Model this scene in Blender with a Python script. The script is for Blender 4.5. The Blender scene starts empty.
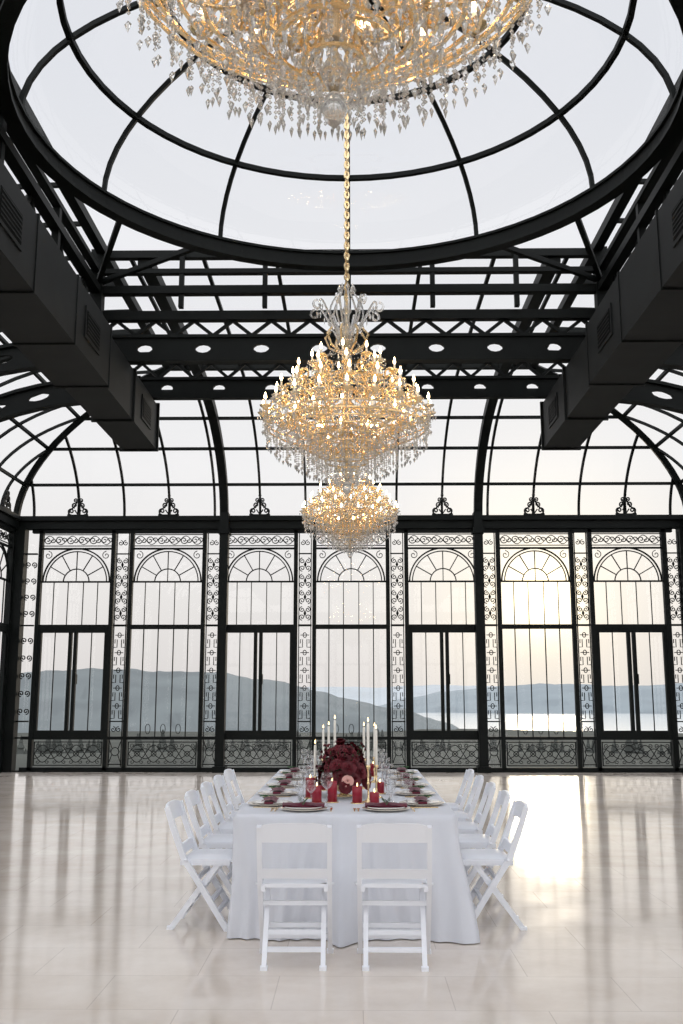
import bpy, math, random
from mathutils import Vector, Matrix
random.seed(7)
pi=math.pi
sc=bpy.context.scene
try:
    sc.view_settings.view_transform='Standard'
    sc.view_settings.look='None'
except Exception as e: print(e)

# ---------------------------------------------------------------- materials
def mat(name,col,rough=.5,metal=0,trans=0,emis=None,estr=0,ior=1.45,bump=0,bscale=20,var=0,vscale=3,coat=0,sheen=0,spec=.5):
    m=bpy.data.materials.new(name); m.use_nodes=True
    nt=m.node_tree; b=nt.nodes['Principled BSDF']
    b.inputs['Base Color'].default_value=(*col,1); b.inputs['Roughness'].default_value=rough
    b.inputs['Metallic'].default_value=metal; b.inputs['Transmission Weight'].default_value=trans
    b.inputs['IOR'].default_value=ior; b.inputs['Coat Weight'].default_value=coat
    b.inputs['Sheen Weight'].default_value=sheen; b.inputs['Specular IOR Level'].default_value=spec
    if emis: b.inputs['Emission Color'].default_value=(*emis,1); b.inputs['Emission Strength'].default_value=estr
    tc=nt.nodes.new('ShaderNodeTexCoord')
    if var or True:
        n=nt.nodes.new('ShaderNodeTexNoise'); n.inputs['Scale'].default_value=vscale; n.inputs['Detail'].default_value=4
        nt.links.new(tc.outputs['Object'],n.inputs['Vector'])
        r=nt.nodes.new('ShaderNodeValToRGB'); v=max(var,.02)
        r.color_ramp.elements[0].color=(*[c*(1-v) for c in col],1); r.color_ramp.elements[0].position=.3
        r.color_ramp.elements[1].color=(*[min(1,c*(1+v)) for c in col],1); r.color_ramp.elements[1].position=.7
        nt.links.new(n.outputs['Fac'],r.inputs['Fac']); nt.links.new(r.outputs['Color'],b.inputs['Base Color'])
    if bump:
        n2=nt.nodes.new('ShaderNodeTexNoise'); n2.inputs['Scale'].default_value=bscale
        nt.links.new(tc.outputs['Object'],n2.inputs['Vector'])
        bp=nt.nodes.new('ShaderNodeBump'); bp.inputs['Strength'].default_value=bump; bp.inputs['Distance'].default_value=.01
        nt.links.new(n2.outputs['Fac'],bp.inputs['Height']); nt.links.new(bp.outputs['Normal'],b.inputs['Normal'])
    return m
M={}
M['iron']=mat('wrought_iron',(.0045,.006,.0055),.55,0,bump=.1,bscale=60,var=.25,spec=.18)
M['duct']=mat('duct_metal',(.009,.0105,.0105),.6,0,var=.2,spec=.22)
M['vent']=mat('vent_dark',(.002,.003,.003),.7,spec=.1)
M['white']=mat('white_resin',(.82,.84,.89),.4,var=.02)
M['cloth']=mat('white_linen',(.69,.71,.765),.9,bump=.12,bscale=300,sheen=.1)
M['gold']=mat('gilded_brass',(.95,.72,.42),.22,.8,var=.1)
M['crystal']=mat('cut_crystal',(1,.98,.95),.03,0,trans=.8,ior=1.5,spec=.9)
M['ivory']=mat('candle_sleeve',(.9,.82,.68),.5)
M['bulb']=mat('lit_bulb',(1,.8,.5),.4,emis=(1,.70,.38),estr=28)
M['flame']=mat('candle_flame',(1,.8,.5),.4,emis=(1,.7,.3),estr=5)
M['red']=mat('burgundy_wax',(.30,.010,.028),.35,coat=.2)
M['napkin']=mat('burgundy_napkin',(.12,.010,.03),.85,sheen=.2,bump=.2,bscale=200)
M['petal']=mat('burgundy_petal',(.11,.005,.012),.6,var=.5,vscale=14)
M['petal2']=mat('blush_petal',(.80,.45,.40),.6)
M['leaf']=mat('green_leaf',(.035,.10,.035),.6,var=.4)
M['china']=mat('white_china',(.85,.84,.82),.15,coat=.5)
M['rim']=mat('charger_plate',(.72,.66,.58),.2,.2)
M['taper']=mat('cream_taper',(.88,.84,.76),.45)
M['wood']=mat('table_wood',(.25,.16,.09),.5,var=.2,vscale=8)
M['tree']=mat('conifer_green',(.045,.05,.045),.9,var=.4,vscale=.3)

def glass_mat(name,fres=False,f=.035,col=(.97,.975,.98,1)):
    m=bpy.data.materials.new(name); m.use_nodes=True; nt=m.node_tree; nt.nodes.clear()
    o=nt.nodes.new('ShaderNodeOutputMaterial'); mx=nt.nodes.new('ShaderNodeMixShader')
    t=nt.nodes.new('ShaderNodeBsdfTransparent'); t.inputs[0].default_value=col
    g=nt.nodes.new('ShaderNodeBsdfGlossy'); g.inputs['Roughness'].default_value=.02
    if fres:
        lw=nt.nodes.new('ShaderNodeLayerWeight'); lw.inputs['Blend'].default_value=.35
        mr=nt.nodes.new('ShaderNodeMapRange'); mr.inputs['To Min'].default_value=.04; mr.inputs['To Max'].default_value=.8
        nt.links.new(lw.outputs['Facing'],mr.inputs[0]); nt.links.new(mr.outputs[0],mx.inputs[0])
    else: mx.inputs[0].default_value=f
    nt.links.new(t.outputs[0],mx.inputs[1]); nt.links.new(g.outputs[0],mx.inputs[2]); nt.links.new(mx.outputs[0],o.inputs[0])
    return m
M['glass']=glass_mat('window_glass')
M['glassw']=glass_mat('wine_glass',True)

def floor_mat():
    m=bpy.data.materials.new('polished_limestone'); m.use_nodes=True; nt=m.node_tree; b=nt.nodes['Principled BSDF']
    tc=nt.nodes.new('ShaderNodeTexCoord'); mp=nt.nodes.new('ShaderNodeMapping')
    mp.inputs['Location'].default_value=(.35,.2,0)
    nt.links.new(tc.outputs['Object'],mp.inputs[0])
    br=nt.nodes.new('ShaderNodeTexBrick'); br.offset=0.5
    br.inputs['Scale'].default_value=1; br.inputs['Brick Width'].default_value=.9; br.inputs['Row Height'].default_value=.6
    br.inputs['Mortar Size'].default_value=.004; br.inputs['Mortar Smooth'].default_value=.6
    br.inputs['Color1'].default_value=(.82,.745,.67,1); br.inputs['Color2'].default_value=(.76,.68,.60,1); br.inputs['Mortar'].default_value=(.62,.55,.48,1)
    nt.links.new(mp.outputs[0],br.inputs[0])
    n=nt.nodes.new('ShaderNodeTexNoise'); n.inputs['Scale'].default_value=1.7; n.inputs['Detail'].default_value=8; n.inputs['Roughness'].default_value=.65
    nt.links.new(mp.outputs[0],n.inputs[0])
    r=nt.nodes.new('ShaderNodeValToRGB'); r.color_ramp.elements[0].color=(.86,.825,.79,1); r.color_ramp.elements[0].position=.35
    r.color_ramp.elements[1].color=(1.0,1.0,1.0,1); r.color_ramp.elements[1].position=.65
    nt.links.new(n.outputs['Fac'],r.inputs[0])
    mx=nt.nodes.new('ShaderNodeMix'); mx.data_type='RGBA'; mx.blend_type='MULTIPLY'; mx.inputs[0].default_value=1
    nt.links.new(br.outputs['Color'],mx.inputs[6]); nt.links.new(r.outputs[0],mx.inputs[7]); nt.links.new(mx.outputs[2],b.inputs['Base Color'])
    mr=nt.nodes.new('ShaderNodeMapRange'); mr.inputs['To Min'].default_value=.04; mr.inputs['To Max'].default_value=.17
    nt.links.new(n.outputs['Fac'],mr.inputs[0]); nt.links.new(mr.outputs[0],b.inputs['Roughness'])
    n3=nt.nodes.new('ShaderNodeTexNoise'); n3.inputs['Scale'].default_value=2.5
    nt.links.new(mp.outputs[0],n3.inputs[0])
    bp=nt.nodes.new('ShaderNodeBump'); bp.inputs['Strength'].default_value=.05; bp.inputs['Distance'].default_value=.02
    nt.links.new(n3.outputs['Fac'],bp.inputs['Height']); nt.links.new(bp.outputs[0],b.inputs['Normal'])
    b.inputs['IOR'].default_value=1.6
    return m
M['floor']=floor_mat()

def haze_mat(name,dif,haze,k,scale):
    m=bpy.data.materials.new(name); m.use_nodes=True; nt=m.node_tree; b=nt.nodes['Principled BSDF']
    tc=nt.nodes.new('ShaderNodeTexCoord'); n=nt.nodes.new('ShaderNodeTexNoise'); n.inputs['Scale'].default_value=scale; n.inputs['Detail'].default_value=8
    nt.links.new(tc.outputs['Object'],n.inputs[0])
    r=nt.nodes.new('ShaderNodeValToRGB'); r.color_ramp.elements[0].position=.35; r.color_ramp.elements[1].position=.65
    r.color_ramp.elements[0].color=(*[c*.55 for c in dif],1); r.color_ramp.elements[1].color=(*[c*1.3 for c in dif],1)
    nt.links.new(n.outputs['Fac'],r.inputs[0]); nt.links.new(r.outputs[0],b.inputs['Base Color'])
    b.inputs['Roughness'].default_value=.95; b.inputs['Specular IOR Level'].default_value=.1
    b.inputs['Emission Color'].default_value=(*haze,1); b.inputs['Emission Strength'].default_value=k  # distance haze painted in as emission; the land itself is no light source
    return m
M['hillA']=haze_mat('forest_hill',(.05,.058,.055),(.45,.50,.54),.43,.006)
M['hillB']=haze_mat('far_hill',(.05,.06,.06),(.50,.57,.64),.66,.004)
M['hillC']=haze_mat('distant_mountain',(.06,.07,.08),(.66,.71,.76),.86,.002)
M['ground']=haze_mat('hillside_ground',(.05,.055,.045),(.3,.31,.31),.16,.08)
M['water']=mat('lake_water',(.25,.3,.33),.12,emis=(.76,.74,.71),estr=.35,bump=.2,bscale=.05)  # weak emission paints the bright sheen of the lake into its material

# ---------------------------------------------------------------- mesh builder
class MB:
    def __init__(s): s.v=[];s.f=[];s.m=[];s.mats=[];s.sm=[]
    def mi(s,k):
        if k not in s.mats: s.mats.append(k)
        return s.mats.index(k)
    def add(s,vs,fs,k,sm=False):
        o=len(s.v); s.v+=[tuple(p) for p in vs]; i=s.mi(k)
        for f in fs: s.f.append([a+o for a in f]); s.m.append(i); s.sm.append(sm)
    def box(s,a,b,k,M4=None):
        x0,y0,z0=a;x1,y1,z1=b
        vs=[Vector(p) for p in [(x0,y0,z0),(x1,y0,z0),(x1,y1,z0),(x0,y1,z0),(x0,y0,z1),(x1,y0,z1),(x1,y1,z1),(x0,y1,z1)]]
        if M4: vs=[M4@p for p in vs]
        s.add(vs,[(3,2,1,0),(4,5,6,7),(0,1,5,4),(1,2,6,5),(2,3,7,6),(3,0,4,7)],k)
    def tube(s,pts,r,k,n=6,closed=False,ry=None,sm=None,ref=None):
        P=[Vector(p) for p in pts]; N=len(P)
        if N<2: return
        vs=[];nor=None
        for i in range(N):
            if closed: t=P[(i+1)%N]-P[i-1]
            else: t=P[min(i+1,N-1)]-P[max(i-1,0)]
            if t.length<1e-9: t=Vector((0,0,1))
            t.normalize()
            if ref is not None: nor=Vector(ref)-t*Vector(ref).dot(t)
            elif nor is None:
                a=Vector((0,0,1)) if abs(t.z)<.9 else Vector((0,1,0))
                nor=a-t*a.dot(t)
            else: nor=nor-t*nor.dot(t)
            if nor.length<1e-6: nor=t.orthogonal()
            nor.normalize(); bi=t.cross(nor)
            rr=r[i] if isinstance(r,(list,tuple)) else r
            r2=ry if ry else rr
            for j in range(n):
                a=2*pi*(j+.5)/n; c,q=math.cos(a),math.sin(a)
                if n==4: c*=1.414;q*=1.414
                vs.append(P[i]+nor*c*rr+bi*q*r2)
        fs=[]
        for i in range(N if closed else N-1):
            a=i*n;b=((i+1)%N)*n
            for j in range(n): fs.append((a+j,a+(j+1)%n,b+(j+1)%n,b+j))
        if not closed: fs.append(tuple(range(n-1,-1,-1))); fs.append(tuple((N-1)*n+j for j in range(n)))
        s.add(vs,fs,k,(n>4) if sm is None else sm)
    def lathe(s,prof,c,k,n=16,sm=True):
        vs=[];N=len(prof)
        for r,z in prof:
            for j in range(n):
                a=2*pi*j/n; vs.append((c[0]+max(r,1e-4)*math.cos(a),c[1]+max(r,1e-4)*math.sin(a),c[2]+z))
        fs=[]
        for i in range(N-1):
            for j in range(n): fs.append((i*n+j,i*n+(j+1)%n,(i+1)*n+(j+1)%n,(i+1)*n+j))
        s.add(vs,fs,k,sm)
    def octa(s,c,r,h,k,n=4,up=.35,rot=0,flat=1):
        x,y,z=c
        vs=[(x,y,z+h*up),(x,y,z-h*(1-up))]
        for j in range(n):
            a=2*pi*j/n
            px,py=r*math.cos(a),r*flat*math.sin(a)
            vs.append((x+px*math.cos(rot)-py*math.sin(rot),y+px*math.sin(rot)+py*math.cos(rot),z))
        fs=[]
        for j in range(n): fs.append((0,2+j,2+(j+1)%n)); fs.append((1,2+(j+1)%n,2+j))
        s.add(vs,fs,k)
    def cell(s,f,u0,u1,v0,v1,hu,hv,t,k):
        cu,cv=(u0+u1)/2,(v0+v1)/2; W,H=(u1-u0)/2,(v1-v0)/2
        ca=math.atan2(H,W); ang=[0,ca*.5,ca,(ca+pi/2)/2]
        ang=ang+[pi/2]+[pi-a for a in ang[::-1]][:-1]+[pi]
        ang=ang[:-1]; ang=ang+[a+pi for a in ang]
        vs=[];n=len(ang)
        for w in (-t,t):
            for a in ang:
                c,q=math.cos(a),math.sin(a); k1=1/max(abs(c)/W,abs(q)/H)
                vs.append(f(cu+c*k1,cv+q*k1,w)); 
            for a in ang: vs.append(f(cu+hu*math.cos(a),cv+hv*math.sin(a),w))
        fs=[]
        for j in range(n):
            q=(j+1)%n
            fs.append((j,q,n+q,n+j)); fs.append((2*n+j,3*n+j,3*n+q,2*n+q)); fs.append((n+j,n+q,3*n+q,3*n+j)); fs.append((j,2*n+j,2*n+q,q))
        s.add(vs,fs,k)
    def mesh(s,name):
        me=bpy.data.meshes.new(name); me.from_pydata(s.v,[],s.f)
        for k in s.mats: me.materials.append(M[k])
        me.polygons.foreach_set('material_index',s.m); me.polygons.foreach_set('use_smooth',s.sm)
        me.update(); return me
    def obj(s,name,loc=(0,0,0),rot=0,parent=None):
        return place(s.mesh(name),name,loc,rot,parent)
def place(me,name,loc=(0,0,0),rot=0,parent=None,scale=None):
    o=bpy.data.objects.new(name,me); sc.collection.objects.link(o); o.location=loc; o.rotation_euler=(0,0,rot)
    if scale: o.scale=scale
    if parent: o.parent=parent
    return o
def empty(name,loc=(0,0,0)):
    o=bpy.data.objects.new(name,None); o.empty_display_size=.2; sc.collection.objects.link(o); o.location=loc; return o

# ---------------------------------------------------------------- dims
HX,Y1,YC=7.1,20.7,8.5
Y0=2*YC-Y1
BW=1.92
# ---------------------------------------------------------------- floor
b=MB(); b.box((-HX-.25,Y0-.25,-.15),(HX+.25,Y1+.25,0),'floor'); b.obj('floor')

# ---------------------------------------------------------------- window bay meshes
def spiral(cx,cz,r,turns,a0,dirn=1,n=18):
    return [(cx+r*(1-i/n*.85)*math.cos(a0+dirn*turns*2*pi*i/n),0,cz+r*(1-i/n*.85)*math.sin(a0+dirn*turns*2*pi*i/n)) for i in range(n+1)]
def circ(cx,cz,rx,rz=None,n=16):
    rz=rz or rx
    return [(cx+rx*math.cos(2*pi*i/n),0,cz+rz*math.sin(2*pi*i/n)) for i in range(n)]
def bay(door):
    b=MB(); I='iron'
    def V(x,z0,z1,w=.02,d=.03): b.box((x-w,-d,z0),(x+w,d,z1),I)
    def H(z,x0,x1,w=.02,d=.03): b.box((x0,-d,z-w),(x1,d,z+w),I)
    T=.0075
    for sx in (-1,1): V(sx*.765,0,4.95,.04,.06)
    H(.04,-.96,.96,.05,.06); H(.67,-.96,.96,.03,.05); H(2.92,-.74,.74,.045,.05); H(3.86,-.74,.74,.016); H(4.56,-.74,.74,.018); H(4.93,-.96,.96,.04,.06)
    H(.13,-.70,.70,.009,.015); H(.59,-.70,.70,.009,.015)
    for x in (-.69,.69): V(x,.12,.60,.009,.015)
    for s2 in (-1,1):
        b.tube([(-.68+1.36*i/48,0,.36+s2*.17*math.sin(2*pi*2*i/48)) for i in range(49)],T,I,4)
        b.tube([(-.68+1.36*i/48,0,.36+s2*.10*math.cos(2*pi*2*i/48)) for i in range(49)],T,I,4)
    for k in range(4):
        cx=-.68+1.36*(k+.5)/4
        b.tube(circ(cx,.36,.05),T,I,4,closed=True)
        for s1 in (-1,1):
            for s2 in (-1,1):
                b.tube(spiral(cx+s1*.10,.36+s2*.16,.05,1.2,-s2*pi/2,s1,10),T*.8,I,4)
    if door:
        for x in (-.69,-.055,.055,.69): V(x,.70,2.88,.035,.045)
        H(.76,-.72,.72,.06,.045); H(2.84,-.72,.72,.04,.045)
        for x in (-.38,.38): V(x,.8,2.82,.009,.012)
        V(.09,1.75,1.95,.012,.07)
    else:
        for x in (-.46,-.16,.16,.46): V(x,.70,2.9,.010,.014)
        for x in (-.31,.31,0):
            b.tube(circ(x,.85,.05,.1,10),T*.8,I,4,closed=True)
    for x in (-.46,-.16,.16,.46): V(x,2.95,3.86,.008,.012)
    for R in (.70,.64,.27):
        b.tube([(R*math.cos(pi*i/24),0,3.86+R*math.sin(pi*i/24)) for i in range(25)],.011 if R<.69 else .015,I,4)
    for k in range(1,6):
        a=pi*k/6; b.tube([(.27*math.cos(a),0,3.86+.27*math.sin(a)),(.64*math.cos(a),0,3.86+.64*math.sin(a))],.010,I,4)
    V(0,3.86,4.13,.008,.012)
    for s2 in (-1,1):
        b.tube(spiral(s2*.61,4.42,.09,1.3,pi/2,s2,14),T,I,4)
    H(4.62,-.72,.72,.009,.012); H(4.86,-.72,.72,.009,.012)
    for k in range(6):
        cx=-.72+1.44*(k+.5)/6; d=1 if k%2 else -1
        b.tube(spiral(cx-.04,4.74,.085,1.4,0,d,16),T*1.2,I,4); b.tube(spiral(cx+.08,4.74,.06,1.2,pi,-d,12),T*1.2,I,4)
    b.tube([(-.72+1.44*i/48,0,4.74+.09*math.sin(2*pi*3*i/48)) for i in range(49)],T,I,4)
    T=.008
    cx=.96
    for x in (.835,1.085): V(x,.1,4.9,.009,.018)
    H(1.0,.82,1.10,.012,.018);H(2.95,.82,1.10,.02,.03);H(4.45,.82,1.10,.012,.018);H(.15,.82,1.10,.01,.018)
    b.tube(circ(cx,.40,.08),T,I,4,closed=True)
    for s1 in (-1,1):
        for s2 in (-1,1): b.tube([(cx+s1*.06,0,.40+s2*.06),(cx+s1*.12,0,.40+s2*.22)],T,I,4)
    for z0 in (.84,4.68):
        for s1 in (-1,1): b.tube(spiral(cx+s1*.055,z0,.06,1.3,pi/2,s1,12),T,I,4)
    z=1.06
    while z<2.85:
        for s1 in (-1,1):
            b.tube([(cx+s1*.12,0,z),(cx+s1*.045,0,z),(cx+s1*.045,0,z+.16),(cx+s1*.09,0,z+.16),(cx+s1*.09,0,z+.08)],T,I,4)
        b.tube(circ(cx,z+.25,.035,.05,10),T,I,4,closed=True)
        b.tube([(cx-.09,0,z+.25),(cx+.09,0,z+.25)],T,I,4)
        z+=.36
    z=3.12
    while z<4.35:
        for s1 in (-1,1):
            b.tube(spiral(cx+s1*.06,z,.065,1.4,-pi/2,s1,14),T*1.1,I,4)
            b.tube(spiral(cx+s1*.06,z+.16,.06,1.4,pi/2,-s1,14),T*1.1,I,4)
        b.octa((cx,0,z+.08),.03,.16,I,up=.5,flat=.5)
        z+=.34
    return b
bd=bay(True).mesh('window_door_bay'); bn=bay(False).mesh('window_fixed_bay')
b=MB()
b.box((-.22,-.02,0),(.22,.02,.03),'iron')
b.tube([(0,0,0),(0,0,.42)],.016,'iron',5)
b.octa((0,0,.43),.035,.16,'iron',up=.5)
for s1 in (-1,1):
    b.tube([(s1*.2,0,.03),(s1*.17,0,.12),(s1*.08,0,.2),(s1*.02,0,.32)],.014,'iron',4)
    b.tube(spiral(s1*.14,.10,.075,1.3,-pi/2,s1,14),.013,'iron',4)
    b.tube(spiral(s1*.075,.23,.06,1.3,-pi/2,s1,14),.013,'iron',4)
    b.tube(spiral(s1*.05,.34,.045,1.2,-pi/2,s1,12),.012,'iron',4)
    b.tube([(0,0,.03),(s1*.07,0,.13)],.012,'iron',4)
fin=b.mesh('cresting_finial')

def wall(side):
    if side in('back','front'):
        n=7; w=BW; Y=Y1 if side=='back' else Y0; e=empty('wall_'+side,(0,Y,0)); L=HX; rot=0 if side=='back' else pi
    else:
        n=13; w=(Y1-Y0)/13.0; X=-HX if side=='left' else HX; e=empty('wall_'+side,(X,YC,0)); L=(Y1-Y0)/2; rot=pi/2 if side=='left' else -pi/2
    e.rotation_euler=(0,0,rot)
    for i in range(n):
        x=(i-(n-1)/2)*w
        d=(i%2==0)
        place(bd if d else bn,'window_%d'%(i+1),(x,0,0),0,e,scale=(w/BW,1,1))
        place(fin,'cresting_finial',(x,-.12,5.24),0,e)
    b=MB(); I='iron'
    b.box((-L,-.1,4.97),(L,.1,5.14),I); b.box((-L,-.16,5.14),(L,.14,5.2),I); b.box((-L,-.14,5.2),(L,.12,5.24),I)
    b.box((-L,-.07,0),(L,.07,.03),I)
    if n==7:
        for sx in (-1,1):
            b.box((sx*6.98-.13,-.13,0),(sx*6.98+.13,.13,5.0),I)
            b.box((sx*2.655-.09,-.20,0),(sx*2.655+.09,.06,5.3),I); b.box((sx*2.655-.13,-.24,0),(sx*2.655+.13,.1,.12),I); b.box((sx*2.655-.12,-.23,4.85),(sx*2.655+.12,.09,4.97),I)
        for z in (.67,1.0,2.95,4.45): b.box((-6.85,-.03,z-.015),(-6.6,.03,z+.015),I)
        for z in [1.2+.36*i for i in range(5)]+[3.2+.34*i for i in range(4)]:
            for s1 in (-1,1): b.tube(spiral(-6.72+s1*.06,z,.065,1.4,-pi/2,s1,14),.010,I,4)
    else:
        for i in (3,5,8,10):
            x=(i-n/2)*w-.28
            b.box((x-.09,-.2,0),(x+.09,.06,5.3),I)
    b.obj('frame',parent=e)
    g=MB(); g.add([(-L,.0,.05),(L,.0,.05),(L,.0,5.0),(-L,.0,5.0)],[(0,1,2,3)],'glass'); g.obj('glass_pane',parent=e)
for s in('back','front','left','right'): wall(s)

# ---------------------------------------------------------------- roof
SX,SY,AX,AY,RB=3.2,8.2,3.9,4.0,2.0
PH=[0,20,40,57,73,90]
ceil=empty('ceiling',(0,0,0))
b=MB(); I='iron'
def loop(ph):
    s=math.cos(math.radians(ph)); z=5.2+RB*math.sin(math.radians(ph)); x=SX+AX*s; y=SY+AY*s
    return [(-x,YC-y,z),(x,YC-y,z),(x,YC+y,z),(-x,YC+y,z)]
for ph in PH[1:]:
    L=loop(ph)
    for i in range(4): b.tube([L[i],L[(i+1)%4]],.028 if ph<90 else .06,I,4)
for i in range(-14,15,2):
    x=i*.48
    for sy in (-1,1):
        s0=max(0,(abs(x)-SX)/AX)
        th0=math.acos(min(1,s0))
        pts=[(x,YC+sy*(SY+AY*math.cos(th0*j/14)),5.2+RB*math.sin(th0*j/14)) for j in range(15)]
        if s0==0: pts.append((x,YC+sy*3.7,7.2))
        b.tube(pts,.024,I,4,ref=(1,0,0))
for sx in (-1,1):
    for sy in (-1,1):
        pts=[(sx*2.68,YC+sy*(SY+AY*math.cos(pi/2*j/16)),5.15+RB*math.sin(pi/2*j/16)) for j in range(17)]
        pts.append((sx*2.68,YC+sy*3.7,7.15))
        b.tube(pts,.085,I,4,ref=(1,0,0))
        pts=[(sx*(SX+AX*math.cos(pi/2*j/16)),YC+sy*(SY+AY*math.cos(pi/2*j/16)),5.17+RB*math.sin(pi/2*j/16)) for j in range(17)]
        b.tube(pts,.06,I,4)
ny=26
for i in range(1,ny):
    y=Y0+(Y1-Y0)*i/ny; dy=abs(y-YC); s0=max(0,(dy-SY)/AY)
    th0=math.acos(min(1,s0))
    thick=.024 if i not in(6,8,18,20) else .06
    for sx in (-1,1):
        pts=[(sx*(SX+AX*math.cos(th0*j/14)),y,5.2+RB*math.sin(th0*j/14)) for j in range(15)]
        b.tube(pts,thick,I,4,ref=(0,1,0))
for dy in (4.8,5.9,7.0):
    for sy in(-1,1): b.tube([(-SX,YC+sy*dy,7.2),(SX,YC+sy*dy,7.2)],.035,I,4)
b.obj('roof_frame',parent=ceil)
g=MB()
for a,c in zip(PH[:-1],PH[1:]):
    A,C=loop(a),loop(c)
    for i in range(4):
        j=(i+1)%4; g.add([A[i],A[j],C[j],C[i]],[(0,1,2,3)],'glass')
for sy in(-1,1): 
    g.add([(-SX,YC+sy*3.7,7.2),(SX,YC+sy*3.7,7.2),(SX,YC+sy*8.2,7.2),(-SX,YC+sy*8.2,7.2)],[(0,1,2,3)],'glass')
g.obj('roof_glazing',parent=ceil)

# ---------------------------------------------------------------- dome
R,HD=3.08,1.5
DZ=.05
b=MB()
def ringbox(r0,r1,z0,z1,n=72,mb=b,k='iron'):
    vs=[]
    for j in range(n):
        a=2*pi*j/n;c,q=math.cos(a),math.sin(a)
        for r,z in((r0,z0),(r1,z0),(r1,z1),(r0,z1)): vs.append((r*c,YC+r*q,z+DZ))
    fs=[]
    for j in range(n):
        q=(j+1)%n
        for e in range(4): fs.append((j*4+e,j*4+(e+1)%4,q*4+(e+1)%4,q*4+e))
    mb.add(vs,fs,k)
ringbox(R-.03,R+.03,6.68,6.86); ringbox(R-.07,R+.07,6.66,6.70); ringbox(R-.06,R+.06,6.84,6.87)
for ph in (31,55,78):
    r=R*math.cos(math.radians(ph)); z=6.86+DZ+HD*math.sin(math.radians(ph))
    b.tube([(r*math.cos(2*pi*j/64),YC+r*math.sin(2*pi*j/64),z) for j in range(64)],.028 if ph<78 else .045,'iron',4,closed=True,ref=(0,0,1))
for i in range(12):
    a=pi/2+2*pi*i/12
    pts=[]
    for j in range(15):
        ph=math.radians(90)*j/14*.99; r=R*math.cos(ph); pts.append((r*math.cos(a),YC+r*math.sin(a),6.86+DZ+HD*math.sin(ph)))
    b.tube(pts,.024,'iron',4)
b.lathe([(0,-.1),(.16,-.06),(.2,0),(.16,.05),(0,.06)],(0,YC,6.86+DZ+HD),'iron')
Q=3.25; YQ=3.6
for z0,z1,w in ((6.60,6.70,.06),(6.88,6.94,.05)):
    for s in(-1,1):
        b.box((-Q,YC+s*YQ-w,z0),(Q,YC+s*YQ+w,z1),'iron'); b.box((s*Q-w,YC-YQ,z0),(s*Q+w,YC+YQ,z1),'iron')
for s in(-1,1):
    b.box((-Q,YC+s*(YQ+.1)-.05,7.14),(Q,YC+s*(YQ+.1)+.05,7.24),'iron')
    for i in range(-3,4):
        b.box((i*1.08-.03,YC+s*YQ-.04,6.42),(i*1.08+.03,YC+s*YQ+.04,7.2),'iron')
    for i in range(-2,3):
        b.box((s*Q-.04,YC+i*1.8-.04,6.0),(s*Q+.04,YC+i*1.8+.04,6.9),'iron')
    for t in(-1,1):
        c=(s*Q,YC+t*YQ,6.76)
        for an in (35,55):
            a=math.radians(an); b.tube([c,(s*R*math.cos(a),YC+t*R*math.sin(a),6.76)],.03,'iron',4)
        b.box((c[0]-.08,c[1]-.08,5.7),(c[0]+.08,c[1]+.08,7.2),'iron')
b.obj('dome_frame',parent=ceil)
g=MB(); n=48; prof=[]
for j in range(13):
    ph=pi/2*j/12; prof.append((R*math.cos(ph),HD*math.sin(ph)))
g.lathe(prof,(0,YC,6.87+DZ),'glass',n); g.obj('dome_glazing',parent=ceil)

# ---------------------------------------------------------------- trusses + side girders
def truss(Y,zb,h,ztop,name,hole):
    b=MB(); n=10; W=3.75
    for i in range(n):
        u0=-W+2*W*i/n;u1=-W+2*W*(i+1)/n
        b.cell(lambda u,v,w:(u,Y+w,v),u0,u1,zb,zb+h,hole[0],hole[1],.03,'iron')
    b.box((-W,Y-.06,zb-.015),(W,Y+.06,zb+.015),'iron'); b.box((-W,Y-.06,zb+h-.02),(W,Y+.06,zb+h+.02),'iron')
    z1=zb+h+.02; m=30
    for i in range(m):
        x0=-W+2*W*i/m;x1=-W+2*W*(i+1)/m
        za,zc=(z1,ztop) if i%2==0 else (ztop,z1)
        b.tube([(x0,Y,za),(x1,Y,zc)],.02,'iron',4)
    b.box((-W,Y-.06,ztop),(W,Y+.06,ztop+.12),'iron')
    for s in(-1,1):
        def f(u,v,w,s=s):
            a=u*pi/2
            return (s*(3.5+3.35*math.sin(a)),Y+w,zb+.1+v-(2.4)*(1-math.cos(a)))
        for i in range(8): b.cell(f,i/8,(i+1)/8,-.13,.17,.03,.055,.03,'iron')
        for v in(-.14,.18):
            b.tube([f(i/16,v,0) for i in range(17)],.022,'iron',4,ry=.08,ref=(0,0,1)) 
        b.box((s*6.85-.09,Y-.1,0),(s*6.85+.09,Y+.1,5.2),'iron')
        b.box((s*6.85-.13,Y-.14,0),(s*6.85+.13,Y+.14,.12),'iron')
    return b.obj(name,parent=ceil)
truss(12.2,5.74,.32,6.28,'roof_truss',(.10,.06))
truss(13.75,5.72,.28,6.24,'roof_truss',(.085,.06))
truss(2*YC-12.2,5.74,.32,6.28,'roof_truss',(.10,.06))
truss(2*YC-13.75,5.72,.28,6.24,'roof_truss',(.085,.06))
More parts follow.
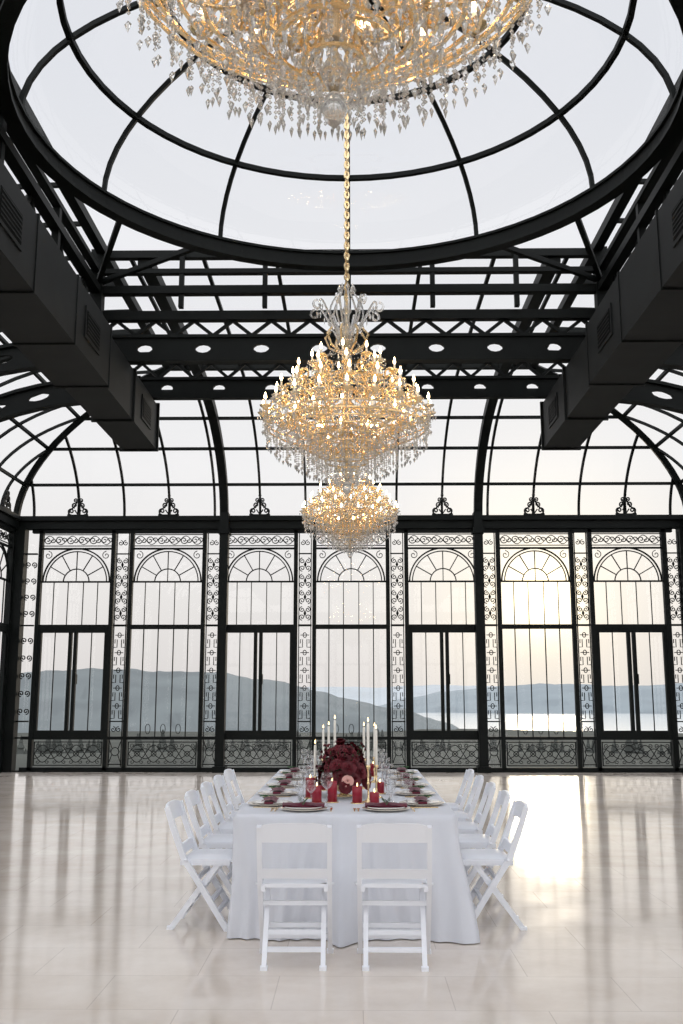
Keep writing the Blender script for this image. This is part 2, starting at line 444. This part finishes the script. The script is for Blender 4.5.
for s in(-1,1):
    b=MB()
    ya,yb=2.9,14.1
    b.box((s*3.42-.1,ya,5.74),(s*3.42+.1,yb,5.80),'iron'); b.box((s*3.42-.03,ya,5.8),(s*3.42+.03,yb,6.05),'iron'); b.box((s*3.42-.1,ya,6.05),(s*3.42+.1,yb,6.1),'iron')
    n=14
    for i in range(n):
        y0=YC-YQ+2*YQ*i/n;y1=YC-YQ+2*YQ*(i+1)/n
        za,zc=(6.1,6.6) if i%2==0 else(6.6,6.1)
        b.tube([(s*3.3,y0,za),(s*3.3,y1,zc)],.028,'iron',4)
    b.obj('side_girder',parent=ceil)
    d=MB()
    def bx(xa,xb,ya,yb,za,zb,k='duct'):
        if s<0: xa,xb=-xb,-xa
        d.box((xa,ya,za),(xb,yb,zb),k)
    bx(2.8,3.3,3.0,14.0,5.02,5.68)
    bx(2.74,3.36,3.0,10.9,4.99,5.70)
    for y in (3.02,4.3,5.6,6.9,8.2,9.5,10.9,12.4,13.97):
        e=.04 if y<11 else 0
        bx(2.77-e,3.33+e,y-.02,y+.02,4.99-e*.5,5.71+e*.3)
    for y in (4.9,7.5,10.1,13.2):
        xi=2.735 if y<10.9 else 2.795
        bx(xi-.01,xi+.01,y-.3,y+.3,5.18,5.52)
        bx(xi-.014,xi+.0,y-.26,y+.26,5.22,5.48,'vent')
        for q in range(6):
            z=5.24+q*.042; bx(xi-.02,xi+.0,y-.25,y+.25,z,z+.012)
    for y in (4.0,6.2,8.4,10.6,12.8):
        bx(2.85,2.87,y-.01,y+.01,5.6,5.78); bx(3.2,3.22,y-.01,y+.01,5.6,5.78)
        bx(2.8,3.3,y-.03,y+.03,5.70,5.735)
    d.obj('air_duct')

# ---------------------------------------------------------------- chandelier
def chandelier():
    b=MB(); G='gold';C='crystal'
    def P(r,a,z): return (r*math.cos(a),r*math.sin(a),z)
    b.lathe([(.0,.0),(.03,.03),(.045,.07),(.03,.11),(.012,.13)],(0,0,0),C,10)
    b.lathe([(.012,.12),(.012,1.85)],(0,0,0),G,8)
    for z,r,h in ((.2,.05,.07),(.36,.05,.07),(.5,.07,.07),(.66,.06,.12),(.82,.07,.06),(.95,.05,.12),(1.1,.07,.06),(1.25,.05,.12),(1.4,.06,.05),(1.55,.04,.12),(1.7,.05,.05)):
        b.lathe([(.015,-h),(r*.6,-h*.6),(r,0),(r*.6,h*.5),(.015,h)],(0,0,z),C if r<.07 else G,12)
    def candle(r,a,z):
        x,y,_=P(r,a,z)
        b.lathe([(.012,-.03),(.028,-.01),(.05,.005),(.052,.01),(.02,.008)],(x,y,z),G if int(a*50)%2 else C,8)
        b.lathe([(.012,0),(.016,.012),(.010,.02)],(x,y,z),G,6)
        b.lathe([(.009,.01),(.009,.065),(.0,.066)],(x,y,z),'ivory',6)
        b.lathe([(.004,.065),(.013,.082),(.010,.102),(.0,.13)],(x,y,z),'bulb',6)
        for j in range(6):
            t=a+2*pi*j/6; b.octa((x+.045*math.cos(t),y+.045*math.sin(t),z-.032),.0085,.05,C,4,.25,t,.6)
    def arm(a,r,z0,z1,dip,rad=.0088):
        pts=[]
        for j in range(13):
            t=j/12; rr=.04+(r-.04)*t
            z=z0+(z1-z0)*t*t-dip*math.sin(pi*min(1,t*1.15))*(1-.2*t)
            if t>.85: z=z+(z1-.03-z)*(t-.85)/.15
            pts.append(P(rr,a,z))
        b.tube(pts,rad,G,5)
        for fr,sg in ((.66,1),(.88,-1)):
            cr=.055; b.tube([P(r*fr+cr*(1-i/14*.7)*math.cos(2*pi*1.2*i/14),a,(z0+z1)/2-dip*.35*sg+cr*(1-i/14*.7)*math.sin(2*pi*1.2*i/14)) for i in range(15)],rad*.75,G,4)
        for t in (.3,.45,.6,.75,.88):
            q=pts[int(t*12)]; b.octa((q[0],q[1],q[2]-.05),.010,.06,C,4,.3,a,.6); b.octa((q[0],q[1],q[2]-.014),.008,.018,C,4,.5)
    def swag(p,q,sag,n,sz=.009):
        for j in range(n+1):
            t=j/n; z=p[2]+(q[2]-p[2])*t-sag*4*t*(1-t)
            b.octa((p[0]+(q[0]-p[0])*t,p[1]+(q[1]-p[1])*t,z),sz,sz*2.2,C,4,.5,t*5)
    def drop(x,y,z,n,big,rot):
        for j in range(n): b.octa((x,y,z-j*.021),.0085,.020,C,4,.5,rot+j)
        b.octa((x,y,z-n*.021-.022),big,big*3.6,C,6,.3,rot,.55)
    tiers=[(20,.74,.74,.66,.12,0),(16,.62,.90,.82,.11,.11),(12,.48,1.05,.97,.09,.2),(9,.31,1.20,1.12,.07,.1),(12,.50,.66,.56,.10,.13),(8,.3,.50,.42,.08,.3)]
    for n,r,z,z0,dip,off in tiers:
        for i in range(n):
            a=off+2*pi*i/n; candle(r,a,z); arm(a,r,z0,z,dip)
            a2=off+2*pi*(i+1)/n
            swag(P(r,a,z-.02),P(r,a2,z-.02),.08,12,.008)
            q=P(r,a,z-.06); drop(q[0],q[1],q[2],4,.014,a)
            am=(a+a2)/2; q=P(r*.97,am,z-.12); drop(q[0],q[1],q[2],3,.013,am)
            if r>.4:
                q=P(r*.8,am,z-.14); drop(q[0],q[1],q[2],4,.014,am)
    for n,r,z,l in ((44,.70,.60,6),(40,.62,.56,8),(36,.53,.52,8),(32,.44,.47,9),(28,.35,.42,9),(24,.27,.37,8),(20,.19,.30,6),(12,.1,.23,4),(24,.38,.9,3),(18,.26,1.05,4),(48,.72,.66,3)):
        b.tube([P(r,2*pi*j/36,z) for j in range(36)],.006,G,4,closed=True)
        for i in range(n):
            a=2*pi*i/n+r*9; q=P(r,a,z-.01); drop(q[0],q[1],q[2],l,.013,a)
    for i in range(24):
        a=2*pi*i/24; swag(P(.42,a,.46),P(.06,a,.12),.05,18,.008)
        swag(P(.05,a,1.5),P(.3,a,1.2),.08,12,.007)
    for i in range(8):
        a=2*pi*i/8+.2
        pts=[P(.04+.24*t+.05*math.sin(pi*t),a,1.36+.40*math.sin(t*pi*.62)) for t in [j/10 for j in range(11)]]
        b.tube(pts,.010,C,5)
        cc=[P(.30+.045*(1-j/14*.6)*math.cos(pi*.5-2*pi*1.1*j/14),a,1.70+.045*(1-j/14*.6)*math.sin(pi*.5-2*pi*1.1*j/14)) for j in range(12)]
        b.tube(cc,.008,C,4)
        for j in (3,5,7,9): q=pts[j]; b.octa((q[0],q[1],q[2]-.05),.010,.07,C,4,.3,a,.6)
        pts=[P(.03+.12*math.sin(pi*t*.9),a+.4,1.45+.42*t) for t in [j/10 for j in range(11)]]
        b.tube(pts,.009,C,5); q=pts[-1]; b.octa((q[0],q[1],q[2]+.03),.02,.1,C,6,.5)
        b.tube([P(.05,a,1.30),P(.16,a,1.36),P(.2,a,1.46),P(.15,a,1.52)],.008,G,4)
    return b.mesh('crystal_chandelier')
chm=chandelier()
def hang(Y,zb,ztop):
    o=place(chm,'crystal_chandelier',(0,Y,zb),random.random())
    c=MB(); z=1.8; i=0
    while zb+z<ztop:
        a=(i%2)*pi/2
        c.tube([(.019*math.cos(t)*math.cos(a),.019*math.cos(t)*math.sin(a),z+.03+.036*math.sin(t)) for t in [2*pi*j/8 for j in range(8)]],.0075,'gold',4,closed=True)
        z+=.05;i+=1
    c.tube([(.006,0,1.8),(.006,0,ztop-zb)],.012,'gold',5)
    c.lathe([(.0,-.12),(.05,-.1),(.09,-.02),(.1,0)],(0,0,ztop-zb),'gold',14)
    c.obj('chain',parent=o)
hang(8.5,3.22,8.35)
hang(2.9,3.28,7.15)
hang(15.3,3.60,7.15)

# ---------------------------------------------------------------- chairs
def chair():
    b=MB(); W='white'; w=.20
    for s in(-1,1):
        b.tube([(s*w,-.235,.775),(s*w,-.19,.64),(s*w,-.115,.45),(s*w,.04,.22),(s*w,.185,.0)],.0135,W,4,ry=.019,ref=(1,0,0),sm=False)
        b.tube([(s*.165,.12,.425),(s*.165,-.03,.23),(s*.165,-.20,.0)],.0135,W,4,ry=.018,ref=(1,0,0),sm=False)
        b.box((s*.18-.012,-.14,.405),(s*.18+.012,.19,.435),W)
        b.lathe([(0,0),(.012,0),(.012,.012),(0,.014)],(s*.215,-.10,.435),W,8)
        b.box((s*w-.02,.165,0),(s*w+.02,.21,.02),W); b.box((s*.165-.02,-.22,0),(s*.165+.02,-.18,.02),W)
    def rail(z0,z1,yb,yt,bow,t=.011,crown=0):
        n=12; vs=[]
        for i in range(n+1):
            u=-1+2*i/n; x=u*(w+.012); by=-bow*(1-u*u)
            zt=z1+crown*(1-u**4)-(.02*(abs(u)**12) if crown else 0)
            for (z,y) in ((z0,yb),(zt,yt)):
                for d in(-t,t): vs.append((x,y+by+d,z))
        fs=[]
        for i in range(n):
            a=i*4;c=a+4
            fs+= [(a,c,c+2,a+2),(a+1,a+3,c+3,c+1),(a+2,c+2,c+3,a+3),(a,a+1,c+1,c)]
        fs+=[(0,2,3,1),(n*4,n*4+1,n*4+3,n*4+2)]
        b.add(vs,fs,W)
    rail(.685,.775,-.21,-.238,.015,crown=.018)
    rail(.475,.53,-.128,-.15,.0,t=.010)
    b.box((-.185,-.13,.425),(.185,.205,.445),W)
    vs=[];n=10
    for i in range(n+1):
        for j in range(n+1):
            u=-1+2*i/n;v=-1+2*j/n; e=(1-abs(u)**6)*(1-abs(v)**6)
            vs.append((u*.18,.0375+v*.163,.445+.024*e))
    b.add(vs,[(i*(n+1)+j,(i+1)*(n+1)+j,(i+1)*(n+1)+j+1,i*(n+1)+j+1) for i in range(n) for j in range(n)],W,True)
    b.box((-.2,.10,.10),(.2,.125,.125),W); b.box((-.2,.055,.17),(.2,.08,.195),W)
    b.box((-.165,-.145,.08),(.165,-.12,.105),W); b.box((-.165,-.085,.16),(.165,-.06,.185),W)
    b.box((-.19,-.035,.31),(.19,-.015,.335),W)
    return b.mesh('folding_chair')
cm=chair()
place(cm,'folding_chair',(-.285,6.12,0),.01); place(cm,'folding_chair',(.29,6.12,0),-.02)
for i in range(5):
    y=7.06+.76*i
    place(cm,'folding_chair',(-.945,y,0),-pi/2+random.uniform(-.04,.04))
    place(cm,'folding_chair',(.965,y+.02,0),pi/2+random.uniform(-.04,.04))

# ---------------------------------------------------------------- table
TX,TY0,TY1,TZ=.715,6.66,10.7,.75
te=empty('dining_table',(0,(TY0+TY1)/2,0)); hy=(TY1-TY0)/2
b=MB(); b.box((-TX+.01,-hy+.01,TZ-.04),(TX-.01,hy-.01,TZ-.006),'wood')
for s in(-1,1):
    for y in(-hy+.25,0,hy-.25): b.box((s*.6-.035,y-.035,0),(s*.6+.035,y+.035,TZ-.04),'wood')
b.obj('table_frame',parent=te)
b=MB()
per=[];rc=.05
def arc(cx,cy_,a0):
    return [(cx+rc*math.cos(a0+pi/2*i/6),cy_+rc*math.sin(a0+pi/2*i/6),math.cos(a0+pi/2*i/6),math.sin(a0+pi/2*i/6),1) for i in range(7)]
def line(p,q,nx,ny,n): return [(p[0]+(q[0]-p[0])*i/n,p[1]+(q[1]-p[1])*i/n,nx,ny,0) for i in range(1,n)]
X,Yh=TX,hy
per+=line((-X+rc,-Yh),(X-rc,-Yh),0,-1,160)+arc(X-rc,-Yh+rc,-pi/2)+line((X,-Yh+rc),(X,Yh-rc),1,0,300)+arc(X-rc,Yh-rc,0)+line((X-rc,Yh),(-X+rc,Yh),0,1,160)+arc(-X+rc,Yh-rc,pi/2)+line((-X,Yh-rc),(-X,-Yh+rc),-1,0,300)+arc(-X+rc,-Yh+rc,pi)
n=len(per); rows=[(0,0),(.004,-.004),(.008,-.02)]+[(0,-.75*t) for t in [.06,.12,.2,.3,.4,.5,.6,.7,.8,.9,.96,.995]]
vs=[]
def crisp(x): 
    v=math.sin(x); return math.copysign(abs(v)**.6,v)*.5+.5*(1-abs(math.sin(x*.5+.6)))*2-.5
for ri,(o,dz) in enumerate(rows):
    t=-dz/.75
    for i,(x,y,nx,ny,c) in enumerate(per):
        front=abs(ny)>.7
        dc=math.hypot(abs(x)-X,abs(y)-Yh)
        cf=math.exp(-(dc/.13)**2)
        s=(x if front else y)
        ss=s+.05*math.sin(t*2.2+s*5)
        fold=crisp(ss*23+1.3*math.sin(ss*7))*.60+math.sin(ss*49+2)*.25+math.sin(ss*13+.5)*.40
        amp=(.062 if front else .012)*t**.65
        side=1.0 if x>0 else .15
        out=.012+amp*fold+(.05 if front else .014*(1 if x>0 else .3))*t**1.2+cf*.07*side*t**1.5
        if front and ny<0: out+= .17*math.exp(-((x+.02)/.08)**2)*t**1.5
        out=max(out,.006)
        dx,dy=nx,ny
        if cf>.05:
            dx=nx+(math.copysign(.55*cf,x)*side if abs(nx)<.7 else 0); dy=ny+(math.copysign(.55*cf,y) if abs(ny)<.7 else 0)
        if ri<2: out=o
        vs.append((x+dx*out,y+dy*out,max(TZ+dz+.002,.004)))
fs=[]
for r in range(len(rows)-1):
    for i in range(n):
        j=(i+1)%n; fs.append((r*n+i,(r+1)*n+i,(r+1)*n+j,r*n+j))
b.add(vs,fs,'cloth',True); b.add(vs[:n],[tuple(range(n))],'cloth')
b.obj('tablecloth',parent=te)

# ---------------------------------------------------------------- place settings
def setting(sprig):
    b=MB()
    b.lathe([(0,.004),(.10,.004),(.155,.014),(.16,.018),(.157,.019),(.10,.010),(0,.010)],(0,0,0),'rim',28)
    b.lathe([(0,.012),(.08,.012),(.125,.022),(.13,.027),(.126,.028),(.08,.018),(0,.018)],(0,0,0),'china',28)
    vs=[];N=12
    for i in range(N+1):
        v=-1+2*i/N
        for j in range(7):
            u=-1+2*j/6; wd=.055*(1-.45*math.exp(-(v/.25)**2))
            z=.036+.012*(1-u*u)*(1+.8*math.exp(-(v/.2)**2))+.004*math.sin(j*2+i)
            vs.append((v*.14,u*wd,z))
    b.add(vs,[(i*7+j,(i+1)*7+j,(i+1)*7+j+1,i*7+j+1) for i in range(N) for j in range(6)],'napkin',True)
    b.box((-.14,-.03,.022),(.14,.03,.036),'napkin')
    for x in(-.21,-.185):
        b.box((x-.004,-.10,.004),(x+.004,.03,.008),'gold'); b.box((x-.010,.03,.004),(x+.010,.05,.008),'gold')
        for q in(-.009,-.003,.003,.009): b.box((x+q-.0015,.05,.004),(x+q+.0015,.09,.007),'gold')
    b.box((.185-.004,-.10,.004),(.185+.004,0,.009),'gold'); b.box((.185-.009,0,.004),(.185+.007,.11,.007),'gold')
    k=1.0 if sprig else .45
    b.tube([(0,-.12*k,.05),(.01,-.05*k,.062),(-.005,.05*k,.066)],.0025,'leaf',4)
    for i in range(13 if sprig else 7):
        t=i/12; s=1 if i%2 else -1; y=(-.17+.2*t)*k
        b.add([(0,y,.056),(s*.020*k,y+.012*k,.06+.018*k),(s*.034*k,y+.04*k,.06+.025*k),(s*.008*k,y+.022*k,.062)],[(0,1,2,3)],'leaf')
    return b.mesh('place_setting')
smA=setting(True); smB=setting(False)
spots=[(-.28,6.90,0),(.27,6.90,0),(-.29,10.44,pi),(.27,10.44,pi)]
for i in range(5): spots+=[(-.53,7.22+.73*i,-pi/2),(.53,7.24+.73*i,pi/2)]
def goblet(h,r,name):
    b=MB()
    b.lathe([(0,0),(r*.8,.001),(r*.82,.003),(r*.3,.008),(.005,.014),(.0045,h*.5),(.012,h*.53),(r*.8,h*.64),(r,h*.78),(r*.82,h)],(0,0,0),'glassw',20)
    return b.mesh(name)
g1=goblet(.23,.046,'wine_glass'); g2=goblet(.18,.038,'water_glass')
for q,(x,y,r) in enumerate(spots):
    place(smA if q<2 else smB,'place_setting',(x,y,TZ+.002),r)
    f=Vector((-math.sin(r),math.cos(r))); rt=Vector((math.cos(r),math.sin(r)))
    p=Vector((x,y))+f*.20+rt*.15; place(g1,'wine_glass',(p.x,p.y,TZ+.002))
    p=Vector((x,y))+f*.22+rt*.04; place(g2,'water_glass',(p.x,p.y,TZ+.002))

# ---------------------------------------------------------------- flowers
def bloom(b,c,nrm,r,k,layers=4):
    nrm=Vector(nrm).normalized(); t=nrm.orthogonal().normalized(); bi=nrm.cross(t); c=Vector(c)
    for L in range(layers):
        f=(L+1)/layers; n=4+L*2; open_=.25+.95*f
        for i in range(n):
            a=2*pi*i/n+L*.7+random.uniform(-.15,.15)
            d=t*math.cos(a)+bi*math.sin(a); side=nrm.cross(d)
            vs=[];hh=r*(1.1-.25*f)
            for p in range(4):
                v=p/3
                rad=r*(.12+.25*f)*v+ r*open_*.55*v*v
                z=hh*math.sin(v*pi*.55)*(1.05-.45*f*v)
                wd=r*(.25+.35*f)*math.sin(pi*(.18+.66*v))
                for q in range(3):
                    u=q-1
                    vs.append(c+d*(rad-abs(u)*r*.08)+side*u*wd+nrm*(z+random.uniform(-.04,.04)*r-(abs(u)*r*.06 if v<.9 else -.0)))
            b.add(vs,[(p*3+q,p*3+q+1,p*3+q+4,p*3+q+3) for p in range(3) for q in range(2)],k,True)
def leafy(b,c,d,l,w,k='leaf'):
    c=Vector(c);d=Vector(d).normalized(); s=d.cross(Vector((0,0,1))); s=s.normalized() if s.length>.01 else Vector((1,0,0)); u=s.cross(d)
    vs=[c,c+d*l*.4+s*w+u*w*.3,c+d*l*.4-s*w+u*w*.3,c+d*l*.45,c+d*l]
    b.add(vs,[(0,1,3),(0,3,2),(1,4,3),(3,4,2)],k,True)
random.seed(11)
def arrangement(rx,ry,h,nb,big,z0=.08):
    b=MB()
    b.lathe([(0,0),(.06,0),(.065,.01),(.03,.02),(.03,.03),(.10,.07),(.11,.10),(.10,.10),(0,.08)],(0,0,0),'gold',20)
    for i in range(nb):
        ph=math.asin(min(1,(i+.5)/nb)); a=i*2.4
        d=Vector((math.cos(a)*math.cos(ph),math.sin(a)*math.cos(ph),math.sin(ph)))
        jr=random.uniform(.82,1.12)
        c=(d.x*rx*jr,d.y*ry*jr,z0+d.z*h*jr)
        bloom(b,c,d+Vector((0,0,.15)),random.uniform(.035,.062)*big,'petal')
        if i%2==0:
            d2=Vector((math.cos(a+.5)*math.cos(ph),math.sin(a+.5)*math.cos(ph),math.sin(ph)*.5))
            leafy(b,(d2.x*rx*.8,d2.y*ry*.8,z0+d2.z*h*.8),d2+Vector((0,0,.2)),.12,.02)
    bloom(b,(.03,-ry*1.05,z0+.05),(0.05,-1,.35),.045,'petal2',5)
    for i in range(26):
        a=random.random()*2*pi; d=Vector((math.cos(a),math.sin(a)*1.3,random.uniform(.1,1.5))).normalized()
        p=[Vector((d.x*rx*t,d.y*ry*t,z0+d.z*h*t)) for t in(.3,.8,1.2,1.4)]
        b.tube(p,.0025,'leaf',4)
        for t in(1,2,3): bloom(b,p[t],d,.02,'petal',2) if t>=2 else leafy(b,p[t],d+Vector((random.uniform(-.6,.6),random.uniform(-.6,.6),0)),.06,.014)
    return b
arrangement(.155,.28,.28,52,1.0).obj('floral_centerpiece',(-.02,7.85,TZ+.002))
arrangement(.13,.26,.16,30,.9).obj('floral_centerpiece',(.02,9.5,TZ+.002))
# ---------------------------------------------------------------- candles
def stick(h,ht):
    b=MB()
    b.lathe([(0,0),(.045,0),(.048,.006),(.02,.016),(.008,.03),(.007,h*.45),(.014,h*.5),(.007,h*.55),(.007,h-.03),(.016,h-.02),(.018,h),(.011,h)],(0,0,0),'gold',14)
    b.lathe([(.011,h-.01),(.010,h+ht-.01),(.004,h+ht),(0,h+ht)],(0,0,0),'taper',10)
    b.tube([(0,0,h+ht),(0,0,h+ht+.01)],.0015,'vent',4)
    b.lathe([(0,0),(.006,.01),(.004,.022),(0,.036)],(0,0,h+ht+.005),'flame',8)
    return b.mesh('taper_candlestick')
for i,(x,y,h,ht) in enumerate([(-.245,7.95,.14,.24),(-.10,8.35,.26,.30),(.16,7.42,.26,.30),(.225,7.75,.24,.26),(.14,8.5,.24,.26),(-.16,8.75,.22,.28),(-.22,9.2,.2,.26),(.24,9.1,.22,.26)]):
    place(stick(h,ht),'taper_candlestick',(x,y,TZ+.002))
def pillar(h,r):
    b=MB()
    b.lathe([(0,.003),(r,.003),(r,h-.004),(r-.004,h),(r*.4,h-.008),(0,h-.009)],(0,0,0),'red',20)
    b.lathe([(0,0),(r+.01,0),(r+.012,.006),(0,.006)],(0,0,0),'gold',20)
    b.lathe([(0,0),(.005,.008),(.004,.018),(0,.03)],(0,0,h-.005),'flame',8)
    return b.mesh('pillar_candle')
pm=[pillar(.12,.036),pillar(.15,.036),pillar(.09,.034)]
for i,(x,y) in enumerate([(-.21,7.36),(-.10,7.40),(.20,7.22),(.08,7.34),(-.27,7.7),(.26,8.05),(-.2,8.35),(.02,8.75),(-.05,8.95),(.24,9.75)]):
    place(pm[i%3],'pillar_candle',(x,y,TZ+.002))

# ---------------------------------------------------------------- landscape
def noise1(x,seed=0):
    return sum(math.sin(x*f+seed*1.7+f)*a for f,a in((3,.5),(7.3,.3),(15.1,.2),(33,.12),(71,.07)))
def interp(t,tab):
    if t<=tab[0][0]: return tab[0][1]
    for (a,va),(c,vc) in zip(tab[:-1],tab[1:]):
        if t<=c:
            q=(t-a)/(c-a); q=q*q*(3-2*q); return va+(vc-va)*q
    return tab[-1][1]
def ridge(name,tab,Rr,depth,base,m,rough):
    b=MB(); n=220; rows=10; a0,a1=tab[0][0],tab[-1][0]; vs=[]
    for r in range(rows+1):
        v=r/rows
        for i in range(n+1):
            az=a0+(a1-a0)*i/n; h=interp(az,tab)
            hh=h+rough*noise1(az*.35,Rr)*(1 if r>3 else .5)
            rr=Rr-depth*(1-v)+depth*.12*noise1(az*.2+v*5,1)*(1-v)
            z=base+(hh-base)*math.sin(v*pi/2)**1.1+rough*.8*noise1(az*1.1+v*9,2)*(v*(1-v)*4)
            a=math.radians(az); vs.append((rr*math.sin(a),rr*math.cos(a),z))
    b.add(vs,[(r*(n+1)+i,r*(n+1)+i+1,(r+1)*(n+1)+i+1,(r+1)*(n+1)+i) for r in range(rows) for i in range(n)],m,True)
    return b.obj(name,parent=land)
land=empty('lake_landscape')
BZ=-70
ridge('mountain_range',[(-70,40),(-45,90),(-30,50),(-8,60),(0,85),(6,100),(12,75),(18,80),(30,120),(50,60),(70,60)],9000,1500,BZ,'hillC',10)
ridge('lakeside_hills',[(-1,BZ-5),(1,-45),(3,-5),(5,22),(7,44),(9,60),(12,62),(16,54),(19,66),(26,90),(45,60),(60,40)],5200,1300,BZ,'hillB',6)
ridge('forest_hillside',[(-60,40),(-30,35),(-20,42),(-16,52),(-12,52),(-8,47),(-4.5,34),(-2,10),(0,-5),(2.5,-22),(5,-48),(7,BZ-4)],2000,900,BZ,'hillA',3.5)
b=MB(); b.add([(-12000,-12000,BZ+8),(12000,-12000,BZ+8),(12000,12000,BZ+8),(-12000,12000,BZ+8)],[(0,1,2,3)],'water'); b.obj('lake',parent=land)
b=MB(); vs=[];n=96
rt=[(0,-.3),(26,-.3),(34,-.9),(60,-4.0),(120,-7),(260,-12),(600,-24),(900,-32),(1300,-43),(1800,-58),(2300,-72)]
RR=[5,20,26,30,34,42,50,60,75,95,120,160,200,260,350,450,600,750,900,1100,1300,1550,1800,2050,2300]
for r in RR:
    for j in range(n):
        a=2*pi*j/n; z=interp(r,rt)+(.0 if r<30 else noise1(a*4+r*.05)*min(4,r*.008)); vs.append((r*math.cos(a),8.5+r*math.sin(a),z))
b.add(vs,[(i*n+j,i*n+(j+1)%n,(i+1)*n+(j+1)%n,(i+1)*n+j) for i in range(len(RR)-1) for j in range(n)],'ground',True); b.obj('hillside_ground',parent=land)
b=MB(); random.seed(5)
for i in range(460):
    a=random.uniform(0,2*pi) if i<120 else random.uniform(pi/2-.6,pi/2+.6)
    r=random.uniform(70,210); z=interp(r,rt)-.5; h=random.uniform(1.5,3.6)*(1 if r<110 else 1.35); w=h*random.uniform(.22,.34)
    x,y=r*math.cos(a),8.5+r*math.sin(a)
    prof=[(.12,0),(.12,h*.12)]
    for q in range(5):
        f=q/5; prof+=[(w*(1-f)*random.uniform(.85,1.1),h*(.12+.86*f)),(w*(1-f)*.5,h*(.12+.86*(f+.16)))]
    prof.append((0,h))
    b.lathe(prof,(x,y,z),'tree',7,False)
b.obj('conifer_trees',parent=land)

# ---------------------------------------------------------------- world + sun
az=math.radians(10.6); el=math.radians(5.6)
sd=Vector((math.sin(az)*math.cos(el),math.cos(az)*math.cos(el),math.sin(el)))
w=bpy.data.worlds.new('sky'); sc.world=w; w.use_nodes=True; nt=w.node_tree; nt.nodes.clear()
N=nt.nodes.new; Lk=nt.links.new
out=N('ShaderNodeOutputWorld'); bg=N('ShaderNodeBackground'); tc=N('ShaderNodeTexCoord')
nm=N('ShaderNodeVectorMath'); nm.operation='NORMALIZE'; Lk(tc.outputs['Generated'],nm.inputs[0])
sp=N('ShaderNodeSeparateXYZ'); Lk(nm.outputs[0],sp.inputs[0])
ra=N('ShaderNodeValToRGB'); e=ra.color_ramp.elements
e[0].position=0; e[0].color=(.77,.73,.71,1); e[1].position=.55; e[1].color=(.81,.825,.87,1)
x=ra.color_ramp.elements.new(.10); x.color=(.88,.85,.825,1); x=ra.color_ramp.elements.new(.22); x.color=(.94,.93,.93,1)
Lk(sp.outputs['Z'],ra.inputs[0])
dt=N('ShaderNodeVectorMath'); dt.operation='DOT_PRODUCT'; Lk(nm.outputs[0],dt.inputs[0]); dt.inputs[1].default_value=sd
def math_(op,a,bv):
    m=N('ShaderNodeMath'); m.operation=op
    if hasattr(a,'links'): Lk(a,m.inputs[0])
    else: m.inputs[0].default_value=a
    if hasattr(bv,'links'): Lk(bv,m.inputs[1])
    else: m.inputs[1].default_value=bv
    return m.outputs[0]
dc=math_('MAXIMUM',dt.outputs['Value'],0)
gl=math_('MULTIPLY',math_('POWER',dc,2200),2.6); gl2=math_('MULTIPLY',math_('POWER',dc,140),.34)
def scalecol(col,f):
    v=N('ShaderNodeVectorMath'); v.operation='SCALE'; v.inputs[0].default_value=col; Lk(f,v.inputs['Scale']); return v.outputs[0]
def add(a,c):
    v=N('ShaderNodeVectorMath'); v.operation='ADD'; Lk(a,v.inputs[0]); Lk(c,v.inputs[1]); return v.outputs[0]
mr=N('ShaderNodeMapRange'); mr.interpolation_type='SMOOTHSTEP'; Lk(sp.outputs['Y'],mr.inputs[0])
mr.inputs['From Min'].default_value=.45; mr.inputs['From Max'].default_value=-.4; mr.inputs['To Min'].default_value=1.0; mr.inputs['To Max'].default_value=2.3  # added fill: sky made brighter behind the camera to lift the interior
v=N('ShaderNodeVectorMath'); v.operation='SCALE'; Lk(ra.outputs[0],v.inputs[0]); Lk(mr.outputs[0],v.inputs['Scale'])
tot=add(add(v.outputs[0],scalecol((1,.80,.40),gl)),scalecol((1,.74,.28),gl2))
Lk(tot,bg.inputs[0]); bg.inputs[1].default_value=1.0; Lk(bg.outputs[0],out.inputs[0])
l=bpy.data.lights.new('sun','SUN'); l.energy=.16; l.color=(1,.84,.62); l.angle=math.radians(4)
lo=bpy.data.objects.new('sun',l); sc.collection.objects.link(lo); lo.rotation_euler=sd.to_track_quat('Z','Y').to_euler(); lo.location=(6,30,8)

# ---------------------------------------------------------------- camera
c=bpy.data.cameras.new('camera'); c.lens=35; c.sensor_width=36; c.sensor_fit='AUTO'; c.clip_end=30000; c.clip_start=.05
co=bpy.data.objects.new('camera',c); sc.collection.objects.link(co)
co.location=(.06,0,1.5); co.rotation_euler=(math.radians(100.5),0,math.radians(.72)); sc.camera=co
print('done')
